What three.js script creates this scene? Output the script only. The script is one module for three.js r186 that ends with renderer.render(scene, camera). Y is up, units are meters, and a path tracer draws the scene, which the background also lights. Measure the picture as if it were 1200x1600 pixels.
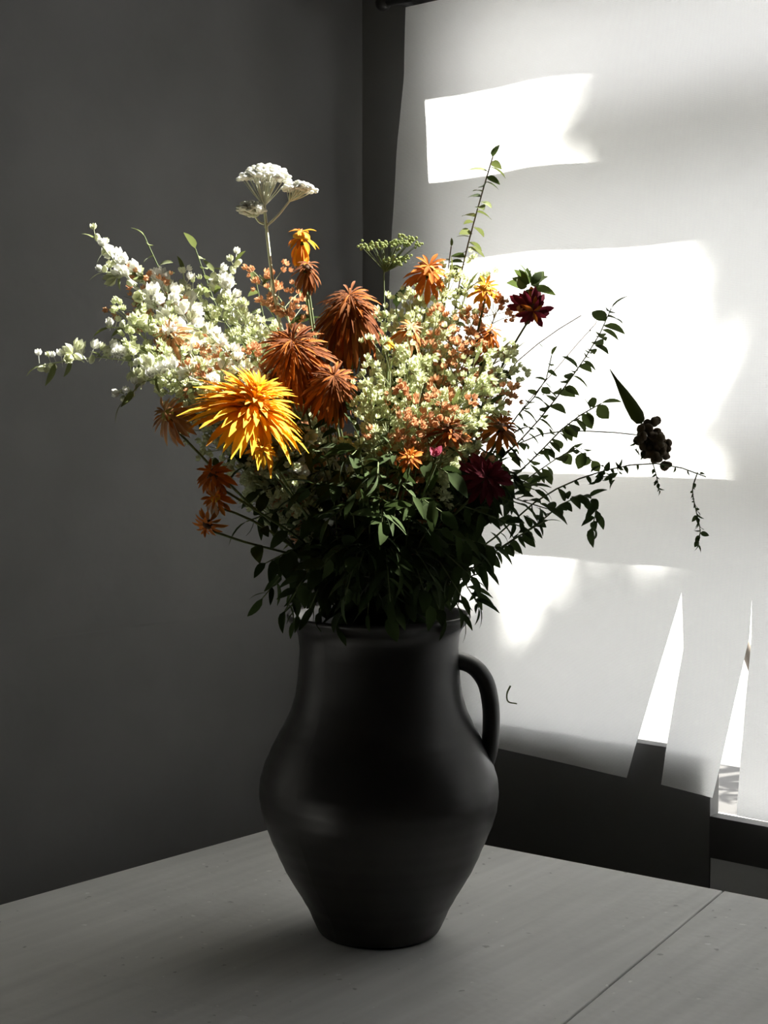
import * as THREE from 'three';
import { mergeGeometries } from 'three/addons/utils/BufferGeometryUtils.js';
import { ImprovedNoise } from 'three/addons/math/ImprovedNoise.js';

// ---------------------------------------------------------------- camera, sky, sun, exposure
// World frame: the room's corner is at x = 0, z = 0; wall_left is the plane x = 0, wall_right (with the window) the plane z = 0.
const scene = new THREE.Scene();
const FOCAL = 2494, PITCH = Math.atan((800 - 645) / FOCAL);
const camera = new THREE.PerspectiveCamera(2 * Math.atan(800 / FOCAL) * 180 / Math.PI, 1200 / 1600, 0.05, 60);
const EYE = new THREE.Vector3(1.494, 1.26, 1.681);
const FWD = new THREE.Vector3(-0.654, 0, -0.756).normalize(), RIGHT = new THREE.Vector3(0.756, 0, -0.654).normalize(), UP = new THREE.Vector3(0, 1, 0);
camera.position.copy(EYE);
camera.lookAt(EYE.clone().addScaledVector(FWD, Math.cos(PITCH)).addScaledVector(UP, -Math.sin(PITCH)));

scene.background = new THREE.Color().setRGB(4.6, 4.6, 4.65);
const SUN = new THREE.Vector3(0.7, 1.2, -1).normalize();
const sun = new THREE.DirectionalLight(new THREE.Color().setRGB(1, 0.97, 0.9), 31);
sun.name = 'sun';
sun.target.position.set(0.5, 1.2, 0.3);
sun.position.copy(sun.target.position).addScaledVector(SUN, 12);
sun.castShadow = true;
sun.shadow.mapSize.set(4096, 4096);
Object.assign(sun.shadow.camera, { left: -5, right: 5, top: 5, bottom: -5, near: 0.5, far: 30 });
scene.add(sun, sun.target);

const renderer = new THREE.WebGLRenderer({ antialias: true });
renderer.toneMapping = THREE.LinearToneMapping;
renderer.toneMappingExposure = 1;
renderer.shadowMap.enabled = true;

// ---------------------------------------------------------------- helpers
const V3 = (x, y, z) => new THREE.Vector3(x, y, z);
let seed = 12345;
function rnd() { seed = (seed + 0x6D2B79F5) | 0; let t = Math.imul(seed ^ (seed >>> 15), 1 | seed); t = (t + Math.imul(t ^ (t >>> 7), 61 | t)) ^ t; return ((t ^ (t >>> 14)) >>> 0) / 4294967296; }
const rr = (a, b) => a + (b - a) * rnd();
const noise = new ImprovedNoise();
const names = new Map();
function numbered(n) { const k = names.get(n) ?? 0; names.set(n, k + 1); return k ? n + '_' + String(k).padStart(3, '0') : n; }
function mark(o, name, label, category, group, kind) {
  o.name = numbered(name); o.userData = { label, category };
  if (group) o.userData.group = group;
  if (kind) o.userData.kind = kind;
  return o;
}
function thing(name, label, category, pos, group) { const g = mark(new THREE.Group(), name, label, category, group); g.position.copy(pos); scene.add(g); return g; }
function part(parent, name, geo, mat, kind) { const m = new THREE.Mesh(geo, mat); m.name = name; m.castShadow = m.receiveShadow = true; if (kind) m.userData.kind = kind; parent.add(m); return m; }
function structure(name, geo, mat, label, category) { const m = part(scene, name, geo, mat, 'structure'); m.userData = { kind: 'structure', label, category }; return m; }
function box(x0, x1, y0, y1, z0, z1) { const g = new THREE.BoxGeometry(x1 - x0, y1 - y0, z1 - z0); g.translate((x0 + x1) / 2, (y0 + y1) / 2, (z0 + z1) / 2); return g; }
const rgb = (r, g, b) => new THREE.Color().setRGB(r, g, b);
const std = (c, o = {}) => new THREE.MeshStandardMaterial({ color: c, roughness: 0.8, side: THREE.DoubleSide, ...o });
const leafy = (c, t = 0.35, sp = 0.4) => new THREE.MeshPhysicalMaterial({ color: c, roughness: 0.95, transmission: t, thickness: 0, side: THREE.DoubleSide, specularIntensity: sp });

function noiseTexture(size, fn, colour) {
  const data = new Uint8Array(size * size * 4);
  for (let j = 0; j < size; j++) for (let i = 0; i < size; i++) {
    const v = fn(i / size, j / size), k = (j * size + i) * 4;
    const c = Array.isArray(v) ? v : [v, v, v];
    for (let q = 0; q < 3; q++) data[k + q] = Math.max(0, Math.min(255, c[q] * 255));
    data[k + 3] = 255;
  }
  const t = new THREE.DataTexture(data, size, size);
  t.wrapS = t.wrapT = THREE.RepeatWrapping; t.magFilter = THREE.LinearFilter; t.minFilter = THREE.LinearMipmapLinearFilter; t.generateMipmaps = true;
  if (colour) t.colorSpace = THREE.SRGBColorSpace;
  t.needsUpdate = true; return t;
}
const fbm = (x, y, z, o = 4) => { let s = 0, a = 0.5; for (let i = 0; i < o; i++) { s += a * noise.noise(x, y, z + i * 7.3); x *= 2; y *= 2; a /= 2; } return s; };
// uv in metres from the dominant axis of each face
function uvMetres(g) {
  const p = g.attributes.position, n = g.attributes.normal, uv = new Float32Array(p.count * 2);
  for (let i = 0; i < p.count; i++) {
    const ax = Math.abs(n.getX(i)), ay = Math.abs(n.getY(i)), az = Math.abs(n.getZ(i));
    const [a, b] = ax > ay && ax > az ? [p.getZ(i), p.getY(i)] : ay > az ? [p.getX(i), p.getZ(i)] : [p.getX(i), p.getY(i)];
    uv[i * 2] = a; uv[i * 2 + 1] = b;
  }
  g.setAttribute('uv', new THREE.BufferAttribute(uv, 2)); return g;
}

// ---------------------------------------------------------------- the room
const plasterBump = noiseTexture(512, (x, y) => 0.5 + 0.55 * fbm(x * 9, y * 9, 1, 5));
const plasterMap = noiseTexture(512, (x, y) => { const v = 0.90 + 0.10 * fbm(x * 5, y * 5, 4, 5); return [v, v, v * 0.99]; }, true);
const plaster = std(rgb(0.19, 0.19, 0.19), { roughness: 0.95, map: plasterMap, bumpMap: plasterBump, bumpScale: 0.004, side: THREE.FrontSide });
const ceilingPaint = std(rgb(0.35, 0.35, 0.35), { roughness: 0.95, side: THREE.FrontSide });
const RX = 3.6, RZ = 3.4, RH = 3.1, WT = 0.1;
const SILL = 0.853, LOW = 0.735, HEAD = 2.45, WHEAD = 1.88, HR = 1.22, UL = 0.165, UR = 1.5, STEP = 0.556, DSILL = 0.778;
structure('wall_left', uvMetres(box(-0.2, 0, 0, RH, -WT, RZ)), plaster, 'dark grey plaster wall in shade beside the bouquet', 'wall');
structure('wall_right', uvMetres(mergeGeometries([
  box(0, UL, 0, RH, -WT, 0), box(UL, STEP, WHEAD, RH, -WT, 0), box(STEP, HR, HEAD, RH, -WT, 0), box(HR, UR, WHEAD, RH, -WT, 0), box(UR, RX, 0, RH, -WT, 0),
  box(UL, STEP, 0, LOW, -0.4, 0), box(UL, STEP, LOW, SILL, -0.02, 0), box(STEP, UR, 0, 0.3, -WT, 0)])), plaster, 'dark plaster wall around the curtained window', 'wall');
structure('wall_front', uvMetres(box(0, RX, 0, RH, RZ, RZ + 0.2)), plaster, 'plaster wall of the room opposite the window', 'wall');
structure('wall_side', uvMetres(box(RX, RX + 0.2, 0, RH, -WT, RZ + 0.2)), plaster, 'plaster wall of the room opposite the shaded wall', 'wall');
structure('ceiling', uvMetres(box(-0.2, RX + 0.2, RH, RH + 0.2, -WT, RZ + 0.2)), ceilingPaint, 'plain plaster ceiling of the room', 'ceiling');
const floorObj = new THREE.Group(); floorObj.name = 'floor'; floorObj.userData = { kind: 'structure', label: 'dark wooden plank floor of the room', category: 'floor' }; scene.add(floorObj);
const floorMats = [0.055, 0.07, 0.062].map((v) => std(rgb(v, v * 0.85, v * 0.7), { roughness: 0.6, side: THREE.FrontSide }));
{
  const w = 0.15, n = Math.ceil(RX / w);
  part(floorObj, 'subfloor', box(-0.2, RX + 0.2, -0.2, -0.02, -WT, RZ + 0.2), floorMats[0]);
  const geo = box(0, w - 0.003, -0.02, 0, 0, RZ);
  for (let i = 0; i < n; i++) { const m = part(floorObj, 'plank', geo, floorMats[i % 3]); m.position.x = i * w; }
}
// outside: pale paving and a tree whose crown shades part of the curtain
structure('ground', box(-14, 14, -0.35, -0.2, -22, -WT), std(rgb(0.13, 0.128, 0.12), { roughness: 0.95 }), 'pale paving outside the window', 'ground');

// window and glazed door behind the curtains
const darkWood = std(rgb(0.06, 0.058, 0.055), { roughness: 0.7, side: THREE.FrontSide });
const frameMat = std(rgb(0.74, 0.73, 0.71), { roughness: 0.6, side: THREE.FrontSide });
const glass = new THREE.MeshPhysicalMaterial({ color: 0xffffff, roughness: 0, transmission: 1, thickness: 0, ior: 1.5, side: THREE.DoubleSide });
const GZ = -0.05;
{
  const w = new THREE.Group(); w.name = 'window_1'; w.userData = { kind: 'structure', label: 'wide white framed window with glazing bars and a small upper light behind the white curtain', category: 'window' }; scene.add(w);
  const T0 = 1.814, T1 = 1.895, F0 = GZ - 0.02, F1 = GZ + 0.02, A = UL + 0.05, B = UR - 0.05;
  part(w, 'window_frame', mergeGeometries([box(UL, A, LOW, WHEAD, F0, F1), box(B, UR, LOW, WHEAD, F0, F1), box(A, B, LOW, LOW + 0.03, F0, F1)]), frameMat);
  part(w, 'transom', box(A, B, T0, T1, F0, F1), frameMat);
  for (const [a, b] of [[1.584, 1.664], [1.18, 1.265]]) part(w, 'glazing_bar', box(A, B, a, b, GZ - 0.012, GZ + 0.012), frameMat);
  for (const [a, b] of [[LOW + 0.03, 1.18], [1.265, 1.584], [1.664, T0]]) part(w, 'pane', box(A - 0.002, B + 0.002, a, b, GZ - 0.001, GZ + 0.001), glass);
  part(w, 'upper_frame', mergeGeometries([box(STEP, STEP + 0.02, T1, HEAD, F0, F1), box(HR - 0.02, HR, T1, HEAD, F0, F1), box(STEP + 0.02, HR - 0.02, HEAD - 0.02, HEAD, F0, F1)]), frameMat);
  part(w, 'pane', box(STEP + 0.018, HR - 0.018, T1, HEAD - 0.018, GZ - 0.001, GZ + 0.001), glass);
  part(w, 'window_sill', box(UL, STEP, LOW - 0.001, LOW + 0.006, -0.41, -0.02), darkWood);
  part(w, 'rail', box(STEP, UR, DSILL - 0.05, DSILL, -0.02, 0.001), darkWood);
  part(w, 'lower_panel', box(STEP, UR, 0.3, DSILL - 0.05, -0.02, -0.002), std(rgb(0.75, 0.75, 0.74), { side: THREE.FrontSide }));
  part(w, 'panel_back', box(STEP, UR, 0.3, LOW, -WT, -0.021), darkWood);
}
// garden tree
{
  const t = thing('garden_tree', 'leafy garden tree outside the window shading part of the curtain', 'tree', V3(3.6, -0.2, -3.2));
  const bark = std(rgb(0.1, 0.08, 0.06));
  const limb = (pts, r0, r1) => taperTube(pts, r0, r1, 14, 8);
  part(t, 'trunk', mergeGeometries([limb([V3(0, 0, 0), V3(0.05, 1.5, 0.02), V3(-0.1, 3.2, 0.1), V3(-0.3, 4.6, 0.2), V3(-0.5, 5.2, 0.3)], 0.13, 0.03),
    limb([V3(-0.08, 3, 0.1), V3(-0.4, 4.2, 0.2), V3(-0.7, 5.1, 0.3), V3(-0.9, 5.3, 0.3)], 0.05, 0.012),
    limb([V3(-0.05, 2.6, 0.08), V3(-0.5, 3.8, 0.2), V3(-0.9, 4.5, 0.3), V3(-1.3, 4.6, 0.3)], 0.05, 0.012)]), bark);
  const lg = leafGeo(0.085, 0.045, 0.3, 3);
  const list = [];
  const T = 5.0;
  // crown lobes: [x, height at the curtain, half width, half height, leaves]
  for (const [u, y, a, b, n] of [[0.80, 1.635, 0.37, 0.09, 1000], [1.01, 1.22, 0.41, 0.50, 4200], [0.78, 0.93, 0.24, 0.16, 420], [0.55, 0.90, 0.22, 0.15, 420], [0.28, 0.84, 0.25, 0.09, 300]]) {
    for (let i = 0; i < n; i++) {
      let p; do { p = V3(rr(-1, 1), rr(-1, 1), rr(-1, 1)); } while (p.x ** 4 + p.y ** 4 > 1);
      const c = V3(u, y, 0.04).addScaledVector(SUN, T + p.z * 0.35);
      list.push(V3(c.x + p.x * a, c.y + p.y * b, c.z));
    }
  }
  const im = new THREE.InstancedMesh(lg, leafy(rgb(0.06, 0.1, 0.03), 0.2), list.length);
  im.name = 'foliage'; im.userData.kind = 'stuff'; im.castShadow = im.receiveShadow = true;
  const m = new THREE.Matrix4(), q = new THREE.Quaternion();
  list.forEach((p, i) => { q.setFromEuler(new THREE.Euler(rr(-3, 3), rr(-3, 3), rr(-3, 3))); m.compose(p.sub(t.position), q, V3(1, 1, 1).multiplyScalar(rr(0.8, 1.2))); im.setMatrixAt(i, m); });
  t.add(im);
}

// evergreen shrub against the house outside, darkening the lower panes
{
  const t = thing('evergreen_shrub', 'dense dark evergreen shrub outside below the window', 'shrub', V3(1.35, -0.2, -0.8));
  part(t, 'stems', mergeGeometries([[-0.4, 0], [0.05, 0.05], [0.45, -0.05], [0, -0.12], [-1.3, 0.05]].map(([x, z]) => taperTube([V3(x * 0.3, 0, z * 0.3), V3(x * 0.7, 0.6, z), V3(x, 1.4, z)], 0.02, 0.006, 10, 6))), std(rgb(0.08, 0.06, 0.04)));
  const n = 5000, im = new THREE.InstancedMesh(leafGeo(0.075, 0.035, 0.4, 3), leafy(rgb(0.03, 0.05, 0.02), 0.15), n), m = new THREE.Matrix4(), q = new THREE.Quaternion();
  im.name = 'foliage'; im.userData.kind = 'stuff';
  for (let i = 0; i < n; i++) {
    let p; do { p = V3(rr(-1, 1), rr(-1, 1), rr(-1, 1)); } while (p.x ** 4 + p.y ** 4 + p.z ** 4 > 1);
    q.setFromEuler(new THREE.Euler(rr(-3, 3), rr(-3, 3), rr(-3, 3))); m.compose(i < 2200 ? V3(p.x * 0.86, 0.86 + p.y * 0.78, p.z * 0.34) : V3(-1.6 + p.x * 0.75, 1.62 + p.y * 0.37, 0.12 + p.z * 0.22), q, V3(1, 1, 1).multiplyScalar(rr(0.8, 1.25))); im.setMatrixAt(i, m);
  }
  t.add(im);
}

// ---------------------------------------------------------------- curtains
const weave = noiseTexture(256, (x, y) => 0.5 + 0.2 * Math.sin(x * 256 * 1.57) + 0.2 * Math.sin(y * 256 * 1.57) + 0.3 * fbm(x * 40, y * 10, 3, 2));
weave.repeat.set(8, 8);
const linen = new THREE.MeshPhysicalMaterial({ color: rgb(0.90, 0.90, 0.89), roughness: 1, transmission: 0.45, thickness: 0, side: THREE.DoubleSide, specularIntensity: 0.1, bumpMap: weave, bumpScale: 0.0006 });
const lerpTable = (tab, y) => { if (y >= tab[0][0]) return tab[0][1]; for (let i = 1; i < tab.length; i++) if (y >= tab[i][0]) { const [a, b] = [tab[i - 1], tab[i]]; const k = (a[0] - y) / (a[0] - b[0]); return a[1] + (b[1] - a[1]) * k; } return tab[tab.length - 1][1]; };
const RODY = 1.80;
// the sheet hangs close to the wall, nearest at the hem; folds run on across its three lengths
const sheetZ = (x, y) => { const t = Math.min(1, Math.max(0, (RODY - y) / 0.98)); return 0.060 - 0.048 * t + (0.0035 - 0.002 * t) * (Math.sin(x * 13 + 0.4) * 0.6 + Math.sin(x * 30 + 0.8 + t * 1.3) * 0.4) + 0.003 * fbm(x * 14, y * 8, 2, 3); };
function clothPanel(left, right, top, hemL, hemR, nv = 60) {
  const nu = 90, pos = [], nor = [], uv = [], idx = [], e = 0.002, v = V3(0, 0, 0);
  for (let j = 0; j <= nv; j++) for (let i = 0; i <= nu; i++) {
    const s = i / nu, t = j / nv, bot = hemL + (hemR - hemL) * s, y = top + (bot - top) * t;
    const a = lerpTable(left, y), b = lerpTable(right, y), x = a + (b - a) * s;
    v.set(-(sheetZ(x + e, y) - sheetZ(x - e, y)) / (2 * e), -(sheetZ(x, y + e) - sheetZ(x, y - e)) / (2 * e), 1).normalize();
    pos.push(x, y, sheetZ(x, y)); nor.push(v.x, v.y, v.z); uv.push(x, y);
  }
  for (let j = 0; j < nv; j++) for (let i = 0; i < nu; i++) { const k = j * (nu + 1) + i; idx.push(k, k + nu + 1, k + 1, k + 1, k + nu + 1, k + nu + 2); }
  const g = new THREE.BufferGeometry();
  g.setAttribute('position', new THREE.Float32BufferAttribute(pos, 3)); g.setAttribute('normal', new THREE.Float32BufferAttribute(nor, 3)); g.setAttribute('uv', new THREE.Float32BufferAttribute(uv, 2)); g.setIndex(idx);
  return g;
}
{
  const g = thing('curtain', 'white linen curtain with two narrow bright slits hanging over the window', 'curtain', V3(0, 0, 0));
  const edge = [[1.8, 0.130], [1.7, 0.122], [1.62, 0.108], [1.56, 0.101], [1.43, 0.086], [1.2, 0.085], [0.8, 0.09]], SPLIT = 1.048;
  part(g, 'cloth', clothPanel(edge, [[1.8, 1.48]], RODY - 0.012, SPLIT, SPLIT, 80), linen);
  part(g, 'cloth_length', clothPanel(edge, [[1.048, 0.5276], [0.85, 0.459], [0.8, 0.444]], SPLIT, 0.826, 0.810), linen);
  part(g, 'cloth_length', clothPanel([[1.048, 0.5276], [0.98, 0.529], [0.85, 0.502], [0.8, 0.494]], [[1.048, 0.620], [1.0, 0.616], [0.797, 0.564]], SPLIT, 0.809, 0.804), linen);
  part(g, 'cloth_length', clothPanel([[1.048, 0.620], [1.0, 0.619], [0.797, 0.598]], [[1.048, 1.48]], SPLIT, 0.788, 0.776), linen);
}
{
  const r = thing('curtain_rod', 'thin dark metal rod carrying the white curtains', 'curtain rod', V3(0.09, RODY, 0.060));
  const metal = std(rgb(0.03, 0.03, 0.03), { metalness: 0.4, roughness: 0.5 });
  const g = new THREE.CylinderGeometry(0.006, 0.006, 1.43, 12); g.rotateZ(Math.PI / 2); g.translate(0.715, 0, 0); part(r, 'rod', g, metal);
  for (const x of [0.02, 1.41]) { const b = new THREE.CylinderGeometry(0.005, 0.005, 0.060, 8); b.rotateX(Math.PI / 2); b.translate(x, 0, -0.03); part(r, 'bracket', b, metal); const s = new THREE.SphereGeometry(0.011, 12, 8); s.translate(x < 1 ? 0 : 1.43, 0, 0); part(r, 'finial', s, metal); }
}

// ---------------------------------------------------------------- table
const TY = 0.75;
const woodMap = noiseTexture(1024, (x, y) => { const s = fbm(x * 60, y * 4, 9, 4), b = fbm(x * 6, y * 6, 2, 4), sc = fbm(x * 90, y * 90, 5, 2); let v = 0.90 + 0.07 * s + 0.06 * b; if (sc > 0.38) v -= 0.16; if (sc < -0.40) v += 0.1; return [v, v, v * 0.99]; }, true);
const woodBump = noiseTexture(1024, (x, y) => 0.5 + 0.4 * fbm(x * 60, y * 4, 9, 4) + 0.2 * fbm(x * 90, y * 90, 5, 2));
const paint = std(rgb(0.88, 0.88, 0.875), { roughness: 0.62, map: woodMap, bumpMap: woodBump, bumpScale: 0.0012, side: THREE.FrontSide });
{
  // corner of the top seen behind the jug and the two edges that run from it along the walls
  const W = (x, d) => V3(EYE.x, 0, EYE.z).addScaledVector(RIGHT, x).addScaledVector(FWD, d);
  const K = W(-0.0751, 2.008), A = W(-0.3832, 1.6484).sub(K).setLength(1.15).add(K), B = W(0.4034, 1.6484).sub(K).setLength(0.95).add(K);
  const D = A.clone().add(B).sub(K);
  const J1 = W(0.3519, 1.6595), J0 = W(0.1498, 1.3053), jd = J0.clone().sub(J1).normalize();
  // the joint line runs from the rear edge to the front edge
  const hit = (p, d, a, b) => { const e = b.clone().sub(a); const den = d.x * e.z - d.z * e.x; const t = ((a.x - p.x) * e.z - (a.z - p.z) * e.x) / den; return p.clone().addScaledVector(d, t); };
  const E1 = hit(J1, jd, K, B), E0 = hit(J1, jd, A, D);
  const gap = V3(-jd.z, 0, jd.x).multiplyScalar(0.0009); if (gap.dot(B.clone().sub(E1)) < 0) gap.negate();
  const slab = (pts, th) => {
    const s = new THREE.Shape(pts.map((p) => new THREE.Vector2(p.x, -p.z)));
    const g = new THREE.ExtrudeGeometry(s, { depth: th - 0.003, bevelEnabled: true, bevelThickness: 0.0015, bevelSize: 0.0015, bevelOffset: -0.0015, bevelSegments: 2 });
    g.rotateX(-Math.PI / 2); g.translate(0, -th + 0.0015, 0); return g;
  };
  const c = K.clone().add(D).multiplyScalar(0.5), base = V3(c.x, 0, c.z);
  const t = thing('table', 'pale grey painted wooden table in the corner of the room', 'table', base);
  const rel = (p) => p.clone().sub(base);
  const turn = Math.atan2(-(B.z - K.z), B.x - K.x);
  const place = (pts, name) => {
    const m = part(t, name, slab(pts.map(rel), 0.032), paint);
    m.position.y = TY; const g = m.geometry, p = g.attributes.position, uv = new Float32Array(p.count * 2), ca = Math.cos(turn), sa = Math.sin(turn);
    for (let i = 0; i < p.count; i++) { uv[i * 2] = p.getX(i) * ca - p.getZ(i) * sa; uv[i * 2 + 1] = p.getX(i) * sa + p.getZ(i) * ca; }
    g.setAttribute('uv', new THREE.BufferAttribute(uv, 2));
  };
  place([A, E0.clone().sub(gap), E1.clone().sub(gap), K], 'table_top');
  place([E0.clone().add(gap), D, B, E1.clone().add(gap)], 'table_leaf');
  const ex = B.clone().sub(K).normalize(), ez = A.clone().sub(K).normalize();
  for (const [i, j] of [[0, 0], [1, 0], [0, 1], [1, 1]]) {
    const p = K.clone().addScaledVector(ex, i ? 0.88 : 0.07).addScaledVector(ez, j ? 1.08 : 0.07);
    const g = new THREE.CylinderGeometry(0.034, 0.022, TY - 0.031, 4, 1); g.rotateY(Math.PI / 4 + turn); g.translate(p.x - base.x, (TY - 0.031) / 2, p.z - base.z); part(t, 'leg', g, paint);
  }
  for (const [a, b] of [[[0.1, 0.07], [0.85, 0.07]], [[0.1, 1.08], [0.85, 1.08]], [[0.07, 0.1], [0.07, 1.05]], [[0.88, 0.1], [0.88, 1.05]]]) {
    const p = K.clone().addScaledVector(ex, a[0]).addScaledVector(ez, a[1]), q = K.clone().addScaledVector(ex, b[0]).addScaledVector(ez, b[1]), d = q.clone().sub(p);
    const g = new THREE.BoxGeometry(d.length(), 0.085, 0.02); g.rotateY(Math.atan2(-d.z, d.x)); g.translate((p.x + q.x) / 2 - base.x, TY - 0.0745, (p.z + q.z) / 2 - base.z); part(t, 'apron', g, paint);
  }
}

// ---------------------------------------------------------------- jug
const DV = 1.545;   // distance of the jug's axis
const JUG = V3(EYE.x, TY, EYE.z).addScaledVector(FWD, DV).addScaledVector(RIGHT, -0.005);
const M = 1 / 1614;
{
  const t = thing('clay_jug', 'dark brown-black clay jug with one handle holding the bouquet', 'jug', JUG);
  const prof = [[1455, 0], [1455, 84], [1452, 93], [1440, 101], [1417, 111], [1396, 122], [1350, 149], [1321, 162], [1290, 175], [1255, 186], [1222, 189], [1192, 183], [1150, 165], [1133, 156], [1108, 143], [1075, 132], [1025, 126], [988, 126], [970, 131], [958, 141], [951, 145], [946, 143], [948, 136], [962, 124], [990, 117], [1025, 117], [1075, 122], [1133, 146], [1222, 178], [1321, 152], [1417, 100], [1440, 88], [1440, 0]];
  const c = new THREE.CatmullRomCurve3(prof.map(([y, r]) => V3(r * M, (1455 - y) * M, 0)), false, 'centripetal');
  const pts = c.getPoints(150).map((p) => new THREE.Vector2(Math.max(0, p.x), Math.max(0, p.y)));
  const g = new THREE.LatheGeometry(pts, 96);
  const P = g.attributes.position;
  for (let i = 0; i < P.count; i++) { const x = P.getX(i), y = P.getY(i), z = P.getZ(i), k = 1 + 0.006 * noise.noise(x * 14, y * 30, z * 14) + 0.002 * Math.sin(y * 420); P.setX(i, x * k); P.setZ(i, z * k); }
  g.computeVertexNormals();
  const clayMap = noiseTexture(512, (x, y) => { const v = 0.72 + 0.5 * fbm(x * 10, y * 10, 6, 5); return [v, v * 0.98, v * 0.95]; }, true);
  const clayRough = noiseTexture(256, (x, y) => 0.62 + 0.35 * fbm(x * 12, y * 12, 3, 4));
  const clay = std(rgb(0.025, 0.0235, 0.022), { roughness: 0.7, map: clayMap, roughnessMap: clayRough, bumpMap: clayRough, bumpScale: 0.0008 });
  part(t, 'body', g, clay);
  const hp = [[690, 1030], [715, 1022], [740, 1030], [759, 1053], [768, 1090], [769, 1130], [766, 1165], [757, 1195]].map(([x, y]) => RIGHT.clone().multiplyScalar((x - 592) * M).add(V3(0, (1455 - y) * M, 0)));
  const hg = strap(hp, 0.0085, 0.014);
  part(t, 'handle', hg, clay);
}
// a strap of elliptical section swept along points lying in a vertical plane through RIGHT
function strap(pts, a, b) {
  const c = new THREE.CatmullRomCurve3(pts), n = 40, m = 14, pos = [], idx = [];
  for (let i = 0; i <= n; i++) {
    const p = c.getPoint(i / n), t = c.getTangent(i / n), side = FWD, nn = t.clone().cross(side).normalize();
    for (let j = 0; j < m; j++) { const q = j / m * Math.PI * 2, v = p.clone().addScaledVector(nn, Math.cos(q) * a).addScaledVector(side, Math.sin(q) * b); pos.push(v.x, v.y, v.z); }
  }
  for (let i = 0; i < n; i++) for (let j = 0; j < m; j++) { const k = i * m + j, l = i * m + (j + 1) % m; idx.push(k, k + m, l, l, k + m, l + m); }
  const g = new THREE.BufferGeometry(); g.setAttribute('position', new THREE.Float32BufferAttribute(pos, 3)); g.setAttribute('uv', new THREE.Float32BufferAttribute(new Float32Array(pos.length / 3 * 2), 2)); g.setIndex(idx); g.computeVertexNormals(); return g;
}

// ---------------------------------------------------------------- plant pieces
function taperTube(pts, r0, r1, n = 20, m = 6) {
  const c = new THREE.CatmullRomCurve3(pts, false, 'centripetal'), fr = c.computeFrenetFrames(n, false), pos = [], nor = [], uv = [], idx = [];
  for (let i = 0; i <= n; i++) {
    const p = c.getPointAt(i / n), r = r0 + (r1 - r0) * i / n;
    for (let j = 0; j < m; j++) { const a = j / m * Math.PI * 2, d = fr.normals[i].clone().multiplyScalar(Math.cos(a)).addScaledVector(fr.binormals[i], Math.sin(a)); pos.push(p.x + d.x * r, p.y + d.y * r, p.z + d.z * r); nor.push(d.x, d.y, d.z); uv.push(j / m, i / n); }
  }
  for (let i = 0; i < n; i++) for (let j = 0; j < m; j++) { const k = i * m + j, l = i * m + (j + 1) % m; idx.push(k, l, k + m, l, l + m, k + m); }
  const g = new THREE.BufferGeometry(); g.setAttribute('position', new THREE.Float32BufferAttribute(pos, 3)); g.setAttribute('normal', new THREE.Float32BufferAttribute(nor, 3)); g.setAttribute('uv', new THREE.Float32BufferAttribute(uv, 2)); g.setIndex(idx); return g;
}
// leaf or petal: length along +y, upper face +z, bending over by 'bend' radians, folded along the midrib; 'tip' < 1 rounds the end
function leafGeo(len, w, bend, n = 5, fold = 0.25, peak = 0.4) {
  const pos = [], uv = [], idx = [];
  let y = 0, z = 0;
  for (let i = 0; i <= n; i++) {
    const t = i / n, a = bend * t;
    if (i) { y += Math.cos(a) * len / n; z -= Math.sin(a) * len / n; }
    const e = Math.pow(t, peak / (1 - peak)), hw = Math.max(0.0002, w / 2 * Math.pow(Math.sin(Math.PI * Math.min(1, Math.pow(t, Math.log(0.5) / Math.log(peak)) * 0.97 + 0.015)), 0.8));
    for (const s of [-1, 0, 1]) { pos.push(s * hw, y + 0 * e, z + Math.abs(s) * hw * fold); uv.push((s + 1) / 2, t); }
  }
  for (let i = 0; i < n; i++) for (let s = 0; s < 2; s++) { const k = i * 3 + s; idx.push(k, k + 1, k + 3, k + 1, k + 4, k + 3); }
  const g = new THREE.BufferGeometry(); g.setAttribute('position', new THREE.Float32BufferAttribute(pos, 3)); g.setAttribute('uv', new THREE.Float32BufferAttribute(uv, 2)); g.setIndex(idx); g.computeVertexNormals(); return g;
}
const basis = new THREE.Matrix4();
function frame(dir, upish) { const y = dir.clone().normalize(), x = y.clone().cross(upish).normalize(); if (x.lengthSq() < 0.5) x.set(1, 0, 0); const z = x.clone().cross(y).normalize(); return new THREE.Quaternion().setFromRotationMatrix(basis.makeBasis(x, y, z)); }
const rdir = () => { let p; do { p = V3(rr(-1, 1), rr(-1, 1), rr(-1, 1)); } while (p.lengthSq() > 1 || p.lengthSq() < 0.05); return p.normalize(); };
// a point of the bouquet: measured across and up at the distance of the jug's axis, then d metres towards the viewer's side of it
function at([px, py, d = 0]) {
  const a = (px - 600) / FOCAL, b = -(py - 800) / FOCAL, c = Math.cos(PITCH), s = Math.sin(PITCH), f = c + b * s, k = (DV - d) / f;
  return EYE.clone().addScaledVector(RIGHT, a * k).addScaledVector(UP, (b * c - s) * k).addScaledVector(FWD, f * k);
}
const MOUTH = JUG.clone().add(V3(0, 0.305, 0));
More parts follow.
